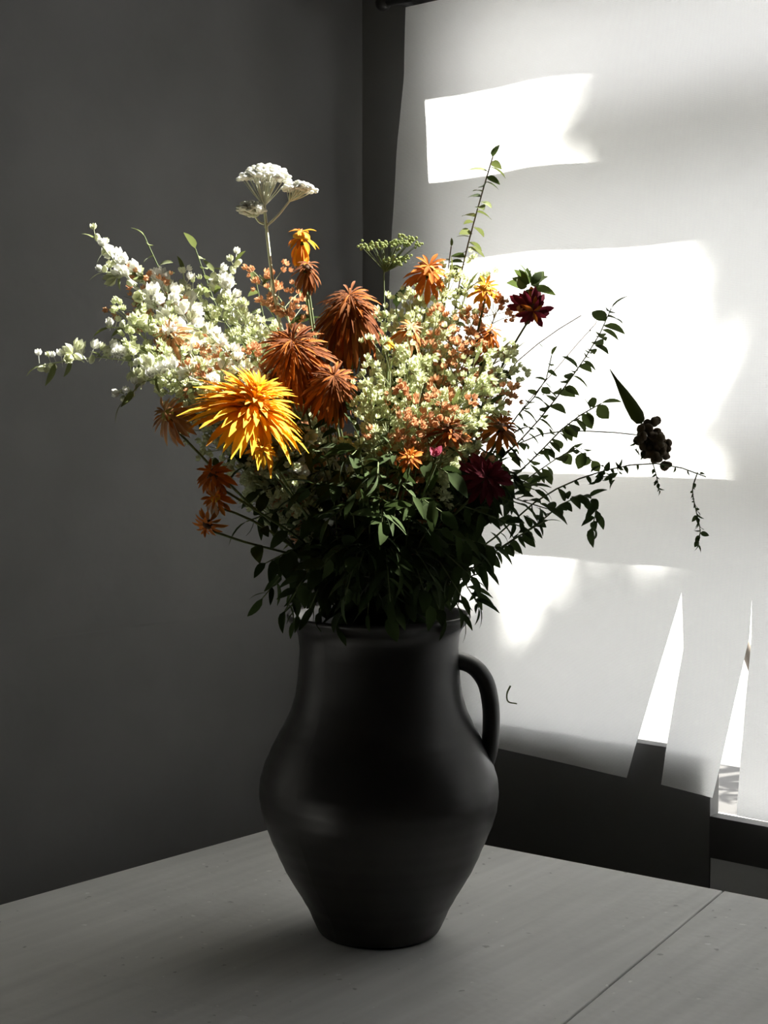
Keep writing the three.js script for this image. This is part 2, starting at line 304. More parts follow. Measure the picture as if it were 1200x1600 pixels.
// stem from the bottom of the jug through its mouth to the given points
function stemCurve(pts, hang = false) {
  const P = pts.map(at), to = P[0].clone().sub(MOUTH), h = V3(to.x, 0, to.z); const k = Math.min(1, h.length() / 0.14); h.setLength(0.054 * k * rr(0.7, 1) + 0.002);
  h.x += rr(-0.008, 0.008); h.z += rr(-0.008, 0.008);
  const m = MOUTH.clone().add(h), base = JUG.clone().add(V3(-h.x * 0.35, 0.0135, -h.z * 0.35));
  const low = m.clone().lerp(base, 0.45), lip = m.clone().add(V3(h.x * 0.25, 0.025, h.z * 0.25));
  return { base, pts: [base, low, m.clone().add(V3(0, -0.02, 0)), lip, ...P] };
}
const G = {
  stem: std(rgb(0.10, 0.13, 0.045)), paleStem: std(rgb(0.36, 0.40, 0.22)), dryStem: std(rgb(0.12, 0.085, 0.045)),
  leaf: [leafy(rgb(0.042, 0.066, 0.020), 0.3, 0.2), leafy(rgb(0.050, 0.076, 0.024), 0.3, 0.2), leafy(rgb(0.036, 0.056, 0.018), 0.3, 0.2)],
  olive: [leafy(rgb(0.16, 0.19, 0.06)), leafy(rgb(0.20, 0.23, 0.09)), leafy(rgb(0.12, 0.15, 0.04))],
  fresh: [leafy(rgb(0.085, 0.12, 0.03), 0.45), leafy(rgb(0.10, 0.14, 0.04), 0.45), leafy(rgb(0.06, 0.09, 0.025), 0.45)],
};
const LEAF = { lance: leafGeo(1, 0.28, 0.7), oval: leafGeo(1, 0.52, 0.6), round: leafGeo(1, 0.78, 0.35, 5, 0.2, 0.5), needle: leafGeo(1, 0.13, 0.5, 4), bract: leafGeo(1, 0.4, -0.8, 4) };
// one stem of the bouquet with its leaves; returns the group, its curve and its base for further parts
function stalk(name, label, category, group, pts, { stem = G.stem, r = 0.0016, r1 = 0.0006, leaf = LEAF.oval, mats = G.leaf, n = 12, from = 0.45, to = 1, size = 0.02, grow = 0, splay = 0.9, droop = 0.2 } = {}) {
  const { base, pts: P } = stemCurve(pts);
  const g = thing(name, label, category, base, group);
  const rel = P.map((p) => p.clone().sub(base));
  part(g, 'stem', taperTube(rel, r, r1, 26, 6), stem);
  const c = new THREE.CatmullRomCurve3(rel, false, 'centripetal');
  for (let i = 0; i < n; i++) {
    const t = from + (to - from) * (n > 1 ? i / (n - 1) : 1), p = c.getPointAt(Math.min(1, t)), tan = c.getTangentAt(Math.min(1, t));
    let side = rdir().cross(tan).normalize(); if (!side.lengthSq()) side = V3(1, 0, 0);
    const last = i === n - 1 && to === 1, d = tan.clone().multiplyScalar(last ? 1 : 1 - splay * 0.75).addScaledVector(side, last ? 0.1 : splay).add(V3(0, -droop, 0)).normalize();
    const m = part(g, 'leaf', leaf, mats[Math.floor(rnd() * mats.length)]);
    m.position.copy(p); m.quaternion.copy(frame(d, rdir().add(V3(0, 1.4, 0)))); m.scale.setScalar(size * (1 + grow * (1 - (t - from) / (to - from + 1e-6))) * rr(0.75, 1.2));
  }
  return { g, c, base };
}
// a flower head with separate petals in rings
function head(g, pos, normal, R, { rows = 4, per = 16, mats, disc, discR = 0.25, width = 0.26, droop = 0, dome = 0.35, inner = 0.5, bend = 0.5, calyx = G.leaf[0], name = 'flower_head' }) {
  const h = new THREE.Group(); h.name = name; h.position.copy(pos); h.quaternion.setFromUnitVectors(V3(0, 1, 0), normal.clone().normalize()); g.add(h);
  const geo = leafGeo(1, width, bend, 5, 0.5, 0.62);
  for (let k = 0; k < rows; k++) {
    const t = rows > 1 ? k / (rows - 1) : 0, n = Math.max(5, Math.round(per * (1 - 0.5 * t))), len = R * (1 - (1 - inner) * t);
    for (let i = 0; i < n; i++) {
      const a = (i + (k % 2) * 0.5 + rr(-0.25, 0.25)) / n * Math.PI * 2, el = -droop + t * 1.15 + rr(-0.24, 0.24) + 0.12;
      const out = V3(Math.cos(a), 0, Math.sin(a)), d = out.clone().multiplyScalar(Math.cos(el)).add(V3(0, Math.sin(el), 0));
      const m = part(h, 'petal', geo, mats[Math.floor(rnd() * mats.length)]);
      m.position.copy(out.clone().multiplyScalar(R * 0.10 * (1 - t))).add(V3(0, R * dome * t, 0));
      m.quaternion.copy(frame(d, V3(0, 1, 0).addScaledVector(out, -0.2))); m.scale.setScalar(len * rr(0.72, 1.15));
    }
  }
  if (disc) {
    const dg = new THREE.SphereGeometry(R * discR, 14, 8, 0, Math.PI * 2, 0, Math.PI * 0.55); dg.scale(1, 0.6, 1);
    const p = dg.attributes.position; for (let i = 0; i < p.count; i++) { const k = 1 + 0.18 * noise.noise(p.getX(i) * 900, p.getY(i) * 900, p.getZ(i) * 900); p.setXYZ(i, p.getX(i) * k, p.getY(i) * k, p.getZ(i) * k); }
    dg.translate(0, R * dome * 0.5, 0); part(h, 'disc', dg, disc);
  }
  const cg = new THREE.ConeGeometry(R * 0.22, R * 0.3, 10, 2); cg.rotateX(Math.PI); cg.translate(0, -R * 0.1, 0); part(h, 'calyx', cg, calyx);
  return h;
}
const screen = (r, u, f) => RIGHT.clone().multiplyScalar(r).addScaledVector(UP, u).addScaledVector(FWD, -f).normalize();
const petalMat = (r, g, b, t = 0.3) => [leafy(rgb(r, g, b), t), leafy(rgb(r * 0.8, g * 0.75, b * 0.7), t), leafy(rgb(Math.min(0.9, r * 1.15), Math.min(0.9, g * 1.2), b * 1.1), t)];
const C = {
  yellow: petalMat(0.80, 0.45, 0.03), gold: petalMat(0.75, 0.33, 0.02), orange: petalMat(0.55, 0.17, 0.025), rust: petalMat(0.22, 0.07, 0.018), peach: petalMat(0.62, 0.34, 0.17), maroon: petalMat(0.13, 0.012, 0.025), pink: petalMat(0.45, 0.10, 0.16),
  white: leafy(rgb(0.86, 0.86, 0.80), 0.3), cream: leafy(rgb(0.74, 0.76, 0.56), 0.3),
};
const eye = { gold: std(rgb(0.6, 0.32, 0.02)), brown: std(rgb(0.10, 0.05, 0.02)), green: std(rgb(0.35, 0.38, 0.08)) };

// ---------------------------------------------------------------- foliage that fills the bouquet
const low = [[405, 770, 0.05], [385, 815, 0.06], [415, 880, 0.07], [410, 935, 0.06], [445, 955, 0.08], [470, 770, 0.12], [515, 810, 0.14], [555, 770, 0.15], [600, 815, 0.16], [645, 775, 0.15], [690, 800, 0.14], [725, 840, 0.12], [775, 810, 0.08], [820, 790, 0.04], [735, 900, 0.08], [748, 945, 0.04], [560, 890, 0.13], [625, 895, 0.13], [500, 890, 0.12], [680, 910, 0.11], [450, 830, 0.1], [540, 720, 0.13], [620, 720, 0.13], [700, 740, 0.12], [780, 750, 0.06], [840, 760, 0.02], [445, 720, 0.1], [380, 730, 0.06], [480, 840, 0.05], [540, 840, 0.06], [600, 850, 0.08], [660, 840, 0.06], [710, 870, 0.05], [430, 800, 0.0], [520, 760, 0.03], [660, 730, 0.04], [760, 720, 0.0], [590, 740, 0.16], [470, 900, 0.1], [540, 930, 0.13], [610, 940, 0.13], [670, 945, 0.11], [720, 930, 0.08], [790, 790, 0.03], [812, 822, 0.02], [772, 855, 0.04], [835, 765, 0], [795, 735, 0.03], [855, 795, 0], [760, 890, 0.04], [780, 760, 0.06], [740, 860, 0.08], [470, 940, 0.03], [455, 925, 0], [485, 950, 0.06], [500, 920, 0.05]];
for (const x of [460, 500, 535, 575, 610, 650, 690, 725]) low.push([x, rr(955, 978), 0.092 - Math.abs(x - 592) * 0.00035]);
for (const [x, y, d] of low) {
  const w = Math.max(0, (y - 820) / 130), mx = 592 + (x - 592) * 0.62;
  const where = y > 945 ? ['hanging over the front lip of the jug', 'lip'] : x < 440 ? ['sticking out toward the dark wall below the yellow bloom', 'wall side'] : x > 735 ? ['reaching toward the curtain above the jug handle', 'handle side'] : y > 860 ? ['pressed low above the mouth of the jug', 'mouth'] : ['in the shaded front under the flowers', 'shaded front'];
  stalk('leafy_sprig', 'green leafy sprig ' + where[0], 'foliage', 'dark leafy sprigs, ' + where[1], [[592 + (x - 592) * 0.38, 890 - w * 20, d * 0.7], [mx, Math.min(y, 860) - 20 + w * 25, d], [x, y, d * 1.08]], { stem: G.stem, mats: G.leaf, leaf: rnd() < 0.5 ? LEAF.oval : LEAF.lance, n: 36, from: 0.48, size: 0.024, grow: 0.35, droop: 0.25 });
}
for (const [x, y, d] of [[330, 560, -0.03], [380, 600, 0.02], [430, 500, -0.05], [480, 480, -0.06], [520, 620, 0.08], [560, 560, -0.04], [610, 640, 0.1], [640, 560, 0.03], [690, 600, 0.06], [740, 560, 0], [760, 640, 0.05], [800, 680, 0.02], [300, 620, 0.03], [620, 480, -0.06], [460, 640, 0.08], [700, 680, 0.1], [560, 680, 0.12]]) {
  const where = x < 440 ? 'behind the large yellow bloom' : x < 600 ? 'around the rust chrysanthemums' : x < 700 ? 'among the pale green filler' : 'on the curtain side of the filler';
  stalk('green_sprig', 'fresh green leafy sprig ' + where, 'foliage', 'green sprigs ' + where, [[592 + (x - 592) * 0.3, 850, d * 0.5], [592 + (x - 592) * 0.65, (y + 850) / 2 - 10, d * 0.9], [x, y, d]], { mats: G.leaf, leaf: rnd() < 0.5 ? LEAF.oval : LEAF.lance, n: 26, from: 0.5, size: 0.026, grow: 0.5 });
}
for (const [x, y, d, l] of [[225, 368, -0.1, 'olive green leafy branch rising behind the white flower sprays'], [305, 388, -0.12, 'olive green leafy branch next to the white flower sprays'], [400, 440, -0.1, 'olive green leafy branch behind the tall white umbel']])
  stalk('olive_branch', l, 'branch', null, [[520, 820, -0.03], [592 + (x - 592) * 0.5, 620, d * 0.8], [592 + (x - 592) * 0.85, y + 110, d], [x, y, d]], { mats: G.olive, leaf: LEAF.oval, n: 26, from: 0.62, size: 0.019, grow: 0.4 });

// ---------------------------------------------------------------- pale green and peach filler
{
  const floret = (k) => { const b = []; for (let i = 0; i < 5; i++) { const l = leafGeo(0.0056 * k, 0.0039 * k, 0.6, 2, 0.3, 0.55); l.rotateX(0.9); l.rotateY(i * 1.2566); b.push(l); } return mergeGeometries(b); };
  const fl = floret(1);
  const pale = leafy(rgb(0.66, 0.70, 0.45), 0.4), peach = leafy(rgb(0.62, 0.34, 0.18), 0.4);
  const spots = [[250, 500, 0.03], [235, 555, 0.06], [300, 560, 0.08], [375, 490, 0.0], [425, 520, 0.03], [350, 560, 0.06], [645, 500, 0.0], [690, 480, -0.02], [725, 545, 0.03], [660, 600, 0.09], [745, 600, 0.06], [700, 640, 0.11], [775, 560, 0.02], [640, 560, 0.06], [740, 500, -0.02], [200, 500, 0.03], [720, 660, 0.11], [400, 560, 0.06], [330, 500, -0.02], [280, 590, 0.09], [445, 480, -0.03], [610, 580, 0.1], [670, 540, 0.03], [790, 620, 0.04], [620, 500, -0.05], [690, 570, 0.0], [225, 480, 0.0], [300, 460, -0.04], [580, 620, 0.11], [640, 640, 0.12], [730, 450, -0.04], [760, 650, 0.08], [420, 450, -0.06], [330, 600, 0.1], [705, 430, -0.04], [775, 490, -0.01], [795, 560, 0], [650, 470, -0.04], [240, 450, 0], [200, 540, 0.04], [740, 570, 0.08], [680, 510, 0.02], [600, 560, 0.06]];
  spots.forEach(([x, y, d], q) => {
    const isPeach = q % 3 === 2;
    const { g, c, base } = stalk('filler_spray', 'airy spray of tiny ' + (isPeach ? 'dried peach' : 'pale green') + ' florets ' + (x < 460 ? 'among the white sprays' : 'beside the orange flowers'), 'flower spray', (isPeach ? 'peach' : 'pale green') + ' filler ' + (x < 460 ? 'among the white sprays' : 'beside the orange flowers'), [[592 + (x - 592) * 0.32, 840, d * 0.5], [592 + (x - 592) * 0.7, y + (840 - y) * 0.4, d * 0.9], [x, y, d]], { stem: G.paleStem, r: 0.0012, mats: G.olive, leaf: LEAF.needle, n: 8, from: 0.6, size: 0.022 });
    const tw = [], fs = [];
    for (let i = 0; i < 62; i++) {
      const t = 0.62 + 0.38 * rnd(), p = c.getPointAt(t), dir = c.getTangentAt(t).addScaledVector(rdir(), 1.1).add(V3(0, 0.25, 0)).normalize(), L = rr(0.012, 0.032), e = p.clone().addScaledVector(dir, L);
      tw.push(taperTube([p, p.clone().lerp(e, 0.5).add(V3(0, 0.001, 0)), e], 0.0005, 0.0003, 4, 4));
      for (let k = 0; k < 4; k++) { const f = fl.clone(), s = rr(0.8, 1.3); f.scale(s, s, s); f.applyQuaternion(new THREE.Quaternion().setFromUnitVectors(UP, dir.clone().addScaledVector(rdir(), 0.8).normalize())); const o = e.clone().addScaledVector(rdir(), 0.005 * k * 0.6); f.translate(o.x, o.y, o.z); fs.push(f); }
    }
    part(g, 'twigs', mergeGeometries(tw), G.paleStem, 'stuff');
    part(g, 'florets', mergeGeometries(fs), isPeach ? peach : pale, 'stuff');
  });
}

// ---------------------------------------------------------------- white flower sprays
{
  const b = []; for (let i = 0; i < 6; i++) { const l = leafGeo(0.0105, 0.0075, 0.5, 3, 0.3, 0.55); l.rotateX(0.75); l.rotateY(i * 1.0472); b.push(l); }
  for (let i = 0; i < 4; i++) { const l = leafGeo(0.007, 0.005, 0.2, 3, 0.4, 0.55); l.rotateX(0.3); l.rotateY(i * 1.57 + 0.3); b.push(l); }
  { const l = new THREE.CylinderGeometry(0.0006, 0.0005, 0.012, 4); l.translate(0, -0.006, 0); b.push(l); }
  const blossom = mergeGeometries(b), bud = new THREE.SphereGeometry(0.003, 8, 6); bud.scale(1, 1.5, 1);
  const sprays = [
    [[470, 760, 0.02], [400, 620, 0.02], [300, 540, 0.02], [220, 455, 0.02], [150, 375, 0.02]],
    [[480, 780, 0.05], [400, 670, 0.06], [280, 590, 0.06], [160, 558, 0.06], [62, 572, 0.06]],
    [[480, 790, 0.07], [420, 680, 0.09], [320, 600, 0.1], [240, 588, 0.1], [192, 628, 0.1]],
    [[510, 760, -0.03], [450, 620, -0.05], [380, 520, -0.06], [350, 460, -0.06], [368, 408, -0.06]],
    [[480, 760, 0], [410, 640, 0], [330, 545, 0], [296, 480, 0], [286, 425, 0]],
    [[470, 780, 0.05], [400, 660, 0.05], [300, 560, 0.05], [240, 515, 0.05], [172, 512, 0.04]],
    [[500, 760, 0.06], [440, 650, 0.08], [380, 580, 0.08], [350, 545, 0.08], [322, 520, 0.08]],
    [[470, 760, 0.02], [390, 610, 0.02], [300, 510, 0.02], [235, 440, 0.0], [165, 425, 0.0]],
    [[510, 760, -0.03], [460, 620, -0.04], [400, 540, -0.04], [370, 480, -0.03], [335, 425, -0.03]],
  ];
  const seat = ['the topmost, rising along the dark wall', 'the longest, reaching farthest along the dark wall', 'bending down beside the peach flower', 'standing next to the tall umbel stem', 'upright behind the peach flower', 'level above the longest one', 'short, behind the large yellow bloom', 'just under the topmost one', 'between the umbel stem and the upright one'];
  sprays.forEach((p, q) => {
    const { g, c } = stalk('white_flower_spray', 'spray of small white blossoms, ' + seat[q], 'flower spray', 'white flower sprays', p, { stem: G.paleStem, mats: G.olive, leaf: LEAF.lance, n: 24, from: 0.55, size: 0.020 });
    const n = 56;
    for (let i = 0; i < n; i++) {
      const t = 0.60 + 0.40 * i / (n - 1), o = c.getPointAt(t), dir = rdir().add(V3(0, 0.8, 0)).normalize(), tip = i > n - 6;
      const m = part(g, 'blossom', blossom, rnd() < 0.6 ? C.white : C.cream);
      m.position.copy(o).addScaledVector(dir, rr(0.004, 0.0105)); m.quaternion.setFromUnitVectors(UP, dir); m.scale.setScalar((tip ? 0.6 : 1) * rr(0.8, 1.4));
    }
    for (let i = 0; i < 5; i++) { const m = part(g, 'bud', bud, C.cream); m.position.copy(c.getPointAt(0.93 + 0.07 * i / 4)).addScaledVector(rdir(), 0.0032); m.quaternion.setFromUnitVectors(UP, rdir()); }
  });
}
// ---------------------------------------------------------------- tall white umbel
{
  const { g, base } = stalk('white_umbel', 'tall white umbel flower rising highest above the left of the bouquet', 'flower', null, [[560, 800, -0.01], [470, 620, -0.02], [432, 480, -0.03], [421, 400, -0.03], [413, 322, -0.03]], { stem: std(rgb(0.55, 0.58, 0.42)), r: 0.0024, r1: 0.0016, n: 3, from: 0.78, to: 0.9, size: 0.02, mats: G.olive, leaf: LEAF.lance });
  g.userData.label = 'tall white umbel flower with three heads on a pale stem';
  const pale = std(rgb(0.6, 0.62, 0.48));
  const fg = new THREE.IcosahedronGeometry(0.0026, 1);
  for (const [cx, cy, w, hgt, jx, jy] of [[415, 282, 0.024, 0.012, 413, 322], [467, 299, 0.013, 0.006, 413, 356], [393, 334, 0.011, 0.009, 413, 350]]) {
    const j = at([jx, jy, -0.03]).sub(base), ctr = at([cx, cy, -0.03]).sub(base), h = new THREE.Group(); h.name = 'umbel'; g.add(h);
    const rays = [], fl = [], side = ctr.clone().sub(j).normalize(), nod = cx === 415 ? 0 : 0.012;
    const hub = nod ? j.clone().lerp(ctr, 0.72) : j;
    if (nod) rays.push(taperTube([j, j.clone().lerp(hub, 0.5).add(V3(0, -0.002, 0)), hub], 0.0013, 0.001, 6, 6));
    const n = Math.round(26 * w / 0.024) + 8;
    for (let i = 0; i < n; i++) {
      const a = i * 2.39996, q = Math.sqrt((i + 0.5) / n), e = ctr.clone().addScaledVector(RIGHT, Math.cos(a) * q * w).addScaledVector(FWD, Math.sin(a) * q * w).add(V3(0, hgt * (1 - q * q * 1.1), 0));
      rays.push(taperTube([hub, hub.clone().lerp(e, 0.55).add(V3(0, -0.001, 0)), e], 0.0006, 0.0004, 4, 4));
      for (let k = 0; k < 9; k++) { const f = fg.clone(), s = rr(0.7, 1.2); f.scale(s, s * 0.7, s); const o = e.clone().add(V3(rr(-1, 1) * 0.0045, rr(0, 1) * 0.003, rr(-1, 1) * 0.0045)); f.translate(o.x, o.y, o.z); fl.push(f); }
    }
    part(h, 'rays', mergeGeometries(rays), pale, 'stuff');
    part(h, 'florets', mergeGeometries(fl), C.white, 'stuff');
  }
}

// ---------------------------------------------------------------- flowers
function flower(name, label, p, R, normal, opts, { path, leaves = 4, group = null, stem = G.stem, size = 0.022 } = {}) {
  const [x, y, d] = p, c = at(p), nn = normal.clone().normalize();
  const pts = path ?? [[592 + (x - 592) * 0.4, 860 + (y > 760 ? 20 : 0), d * 0.5], [592 + (x - 592) * 0.8, y + Math.max(30, (860 - y) * 0.38), d * 0.85]];
  const { g, base } = stalk(name, label, 'flower', group, [...pts, [x, y + 12, d - 0.004]], { stem, r: 0.0018, r1: 0.0011, n: leaves, from: 0.6, to: 0.9, size, mats: G.leaf });
  head(g, c.sub(base), nn, R, opts);
  return g;
}
flower('yellow_chrysanthemum', 'large golden yellow chrysanthemum, the biggest bloom, sunlit on top', [390, 648, 0.12], 0.058, screen(0.34, 0.93, 0.2), { rows: 8, per: 44, mats: [...C.yellow, ...C.gold], disc: eye.gold, discR: 0.16, width: 0.13, droop: 0.18, dome: 0.40, inner: 0.36, bend: 0.6 });
flower('rust_chrysanthemum', 'large shaggy rust brown chrysanthemum standing upright in the middle of the bouquet', [545, 500, 0.03], 0.056, screen(0.05, 0.8, 0.6), { rows: 8, per: 40, mats: [...C.rust, C.orange[1]], disc: eye.brown, discR: 0.15, width: 0.11, droop: 0.9, dome: 0.5, inner: 0.42, bend: 0.9 });
flower('rust_chrysanthemum', 'shaggy rust orange chrysanthemum just above the yellow bloom', [462, 562, 0.07], 0.054, screen(-0.1, 0.7, 0.7), { rows: 8, per: 38, mats: [...C.rust, C.orange[1], C.orange[0]], disc: eye.brown, discR: 0.15, width: 0.11, droop: 0.7, dome: 0.45, inner: 0.42, bend: 0.8 });
flower('rust_chrysanthemum', 'drooping rust chrysanthemum between the yellow bloom and the pale filler', [518, 605, 0.09], 0.042, screen(0.15, 0.6, 0.8), { rows: 7, per: 32, mats: [...C.rust, C.orange[1]], disc: eye.brown, discR: 0.16, width: 0.12, droop: 0.9, dome: 0.4, inner: 0.45, bend: 0.8 });
flower('orange_daisy', 'small amber flower with drooping petals standing beside the tall umbel', [470, 380, -0.03], 0.024, screen(0.1, 0.95, 0.25), { rows: 3, per: 13, mats: [...C.gold, C.orange[0]], disc: eye.gold, discR: 0.35, width: 0.26, droop: 1.1, dome: 0.5, inner: 0.6, bend: 0.5 }, { leaves: 3 });
flower('orange_daisy', 'rust orange flower in front of the curtain edge', [668, 430, -0.02], 0.027, screen(0.1, 0.7, 0.6), { rows: 4, per: 15, mats: C.orange, disc: eye.gold, discR: 0.28, width: 0.24, droop: 0.7, dome: 0.4, inner: 0.6 });
flower('orange_daisy', 'small orange flower with a yellow heart beside the maroon bloom', [758, 455, 0], 0.019, screen(0.1, 0.8, 0.5), { rows: 3, per: 12, mats: C.gold, disc: eye.gold, discR: 0.35, width: 0.28, droop: 0.4, dome: 0.3, inner: 0.6 });
{
  const g = flower('maroon_flower', 'dark maroon and orange flower with green bracts against the bright curtain', [830, 482, 0.0], 0.023, screen(0.1, -0.3, 0.9), { rows: 4, per: 14, mats: [...C.maroon, C.orange[1]], disc: eye.brown, discR: 0.3, width: 0.3, droop: 0.6, dome: 0.4, inner: 0.6 }, { path: [[690, 800, 0], [770, 600, 0], [808, 530, 0]], leaves: 3 });
  const c = at([828, 450, 0]).sub(g.position);
  for (let i = 0; i < 16; i++) { const m = part(g, 'bract', LEAF.oval, G.fresh[i % 3]); const d = screen(rr(-1, 1), rr(-0.1, 1.2), rr(-0.7, 0.7)); m.position.copy(c).addScaledVector(d, 0.004); m.quaternion.copy(frame(d, rdir())); m.scale.setScalar(rr(0.016, 0.025)); }
}
flower('maroon_flower', 'maroon flower in shade low in the bouquet on the curtain side', [757, 748, 0.1], 0.026, screen(0.25, 0.3, 0.9), { rows: 4, per: 16, mats: C.maroon, disc: eye.brown, discR: 0.25, width: 0.28, droop: 0.2, dome: 0.3, inner: 0.55 });
flower('yellow_daisy', 'small golden flower just under the large yellow bloom', [410, 704, 0.15], 0.015, screen(0.1, 0.7, 0.7), { rows: 3, per: 12, mats: C.yellow, disc: eye.gold, discR: 0.3, width: 0.3, droop: 0.3, dome: 0.3, inner: 0.6 }, { leaves: 2 });
flower('orange_daisy', 'brown orange flower below the large yellow bloom', [335, 745, 0.1], 0.022, screen(-0.3, 0.6, 0.7), { rows: 4, per: 15, mats: C.orange, disc: eye.brown, discR: 0.28, width: 0.25, droop: 0.7, dome: 0.35, inner: 0.55 });
flower('orange_daisy', 'small amber flower with pale tips hanging under the brown orange flower', [338, 780, 0.11], 0.016, screen(-0.2, 0.5, 0.8), { rows: 3, per: 12, mats: [...C.orange, C.peach[0]], disc: eye.gold, discR: 0.3, width: 0.27, droop: 0.5, dome: 0.3, inner: 0.6 });
flower('rust_daisy', 'drooping rust flower lowest on the dark wall side', [326, 816, 0.1], 0.016, screen(-0.2, -0.5, 0.5), { rows: 3, per: 12, mats: C.orange, disc: eye.brown, discR: 0.3, width: 0.3, droop: 0.2, dome: 0.4, inner: 0.7 });
flower('peach_daisy', 'pale peach flower with shaggy petals beside the large yellow bloom', [268, 652, 0.09], 0.028, screen(-0.5, 0.5, 0.6), { rows: 5, per: 18, mats: [...C.peach, C.orange[0]], disc: eye.green, discR: 0.25, width: 0.2, droop: 0.7, dome: 0.35, inner: 0.5 });
flower('orange_daisy', 'small orange flower in shade in the middle of the dark leaves', [640, 715, 0.15], 0.014, screen(0.1, 0.5, 0.8), { rows: 3, per: 11, mats: C.orange, disc: eye.gold, discR: 0.3, width: 0.3, droop: 0.3, dome: 0.3, inner: 0.6 }, { leaves: 2 });
flower('pink_bud', 'small pink bud beside the shaded orange flower', [681, 713, 0.15], 0.009, screen(0.1, 0.6, 0.7), { rows: 3, per: 8, mats: C.pink, width: 0.5, droop: -0.6, dome: 0.2, inner: 0.7, bend: -0.4 }, { leaves: 2 });
flower('rust_daisy', 'flat rust flower under the pale green filler', [700, 676, 0.11], 0.022, screen(0.2, 0.85, 0.45), { rows: 4, per: 15, mats: [...C.rust, C.orange[1]], disc: eye.brown, discR: 0.28, width: 0.25, droop: 0.3, dome: 0.3, inner: 0.55 });
flower('rust_daisy', 'flat rust flower above the shaded maroon flower', [780, 672, 0.08], 0.024, screen(0.25, 0.85, 0.45), { rows: 4, per: 16, mats: [...C.rust, C.orange[1]], disc: eye.brown, discR: 0.28, width: 0.25, droop: 0.35, dome: 0.3, inner: 0.55 });
flower('yellow_daisy', 'tiny yellow flower beside the large rust bloom', [606, 535, 0.08], 0.008, screen(0.2, 0.7, 0.7), { rows: 2, per: 10, mats: C.yellow, disc: eye.gold, discR: 0.35, width: 0.35, droop: 0.1, dome: 0.3, inner: 0.6 }, { leaves: 1 });
flower('peach_daisy', 'peach flower with narrow petals among the white sprays', [270, 525, 0.05], 0.024, screen(-0.3, 0.7, 0.6), { rows: 4, per: 16, mats: C.peach, disc: eye.brown, discR: 0.25, width: 0.2, droop: 0.6, dome: 0.35, inner: 0.5 });
flower('peach_daisy', 'peach flower with narrow petals next to the rust bloom', [640, 520, 0.05], 0.022, screen(0.2, 0.7, 0.6), { rows: 4, per: 16, mats: [...C.peach, ...C.orange], disc: eye.brown, discR: 0.25, width: 0.2, droop: 0.9, dome: 0.35, inner: 0.5 });
flower('rust_daisy', 'rust flower with hanging petals under the amber flower', [480, 425, -0.02], 0.022, screen(0.1, 0.8, 0.4), { rows: 4, per: 14, mats: C.rust, disc: eye.brown, discR: 0.25, width: 0.22, droop: 1.1, dome: 0.4, inner: 0.6 });
flower('orange_daisy', 'orange flower with hanging petals at the curtain side of the filler', [765, 525, 0.03], 0.019, screen(0.2, 0.7, 0.5), { rows: 4, per: 14, mats: [...C.orange, C.peach[0]], disc: eye.brown, discR: 0.25, width: 0.22, droop: 1.0, dome: 0.4, inner: 0.6 });

// ---------------------------------------------------------------- branches and grasses against the curtain
const fresh = { mats: G.fresh, stem: G.stem };
stalk('leafy_branch', 'long green branch of small leaves reaching up toward the curtain', 'branch', null, [[650, 880, 0], [740, 760, 0], [830, 670, 0], [900, 580, 0], [938, 520, 0], [955, 482, 0]], { ...fresh, leaf: LEAF.oval, n: 80, from: 0.48, size: 0.021, splay: 0.8 });
stalk('leafy_branch', 'short green branch of small leaves below the long one', 'branch', null, [[650, 890, 0.02], [740, 800, 0.03], [830, 720, 0.03], [890, 660, 0.03], [940, 630, 0.03]], { ...fresh, leaf: LEAF.round, n: 76, from: 0.48, size: 0.017, splay: 0.95 });
stalk('leafy_branch', 'loose twig of tiny round leaves in front of the bright curtain', 'branch', null, [[650, 880, -0.02], [740, 760, -0.03], [800, 660, -0.03], [850, 600, -0.03], [862, 555, -0.03]], { ...fresh, leaf: LEAF.round, n: 36, from: 0.5, size: 0.013, splay: 1 });
stalk('leafy_branch', 'twig of small leaves ending near the thin horizontal stem', 'branch', null, [[660, 900, 0], [760, 800, -0.02], [850, 730, -0.02], [905, 700, -0.02], [925, 720, -0.02]], { ...fresh, leaf: LEAF.round, n: 60, from: 0.48, size: 0.016, splay: 1 });
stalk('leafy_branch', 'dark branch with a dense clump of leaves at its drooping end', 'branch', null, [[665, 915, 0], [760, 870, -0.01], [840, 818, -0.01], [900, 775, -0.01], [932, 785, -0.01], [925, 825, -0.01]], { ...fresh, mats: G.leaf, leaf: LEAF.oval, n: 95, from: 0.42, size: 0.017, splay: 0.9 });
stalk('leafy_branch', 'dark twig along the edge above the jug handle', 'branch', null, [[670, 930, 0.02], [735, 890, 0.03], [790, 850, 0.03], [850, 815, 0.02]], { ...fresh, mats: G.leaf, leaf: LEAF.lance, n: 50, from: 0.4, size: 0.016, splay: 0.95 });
stalk('leafy_branch', 'short dark twig of fine leaves hanging beside the jug lip', 'branch', null, [[690, 925, 0.02], [725, 900, 0.03], [745, 915, 0.03], [748, 950, 0.03]], { ...fresh, mats: G.leaf, leaf: LEAF.lance, n: 44, from: 0.45, size: 0.018, splay: 0.95 });
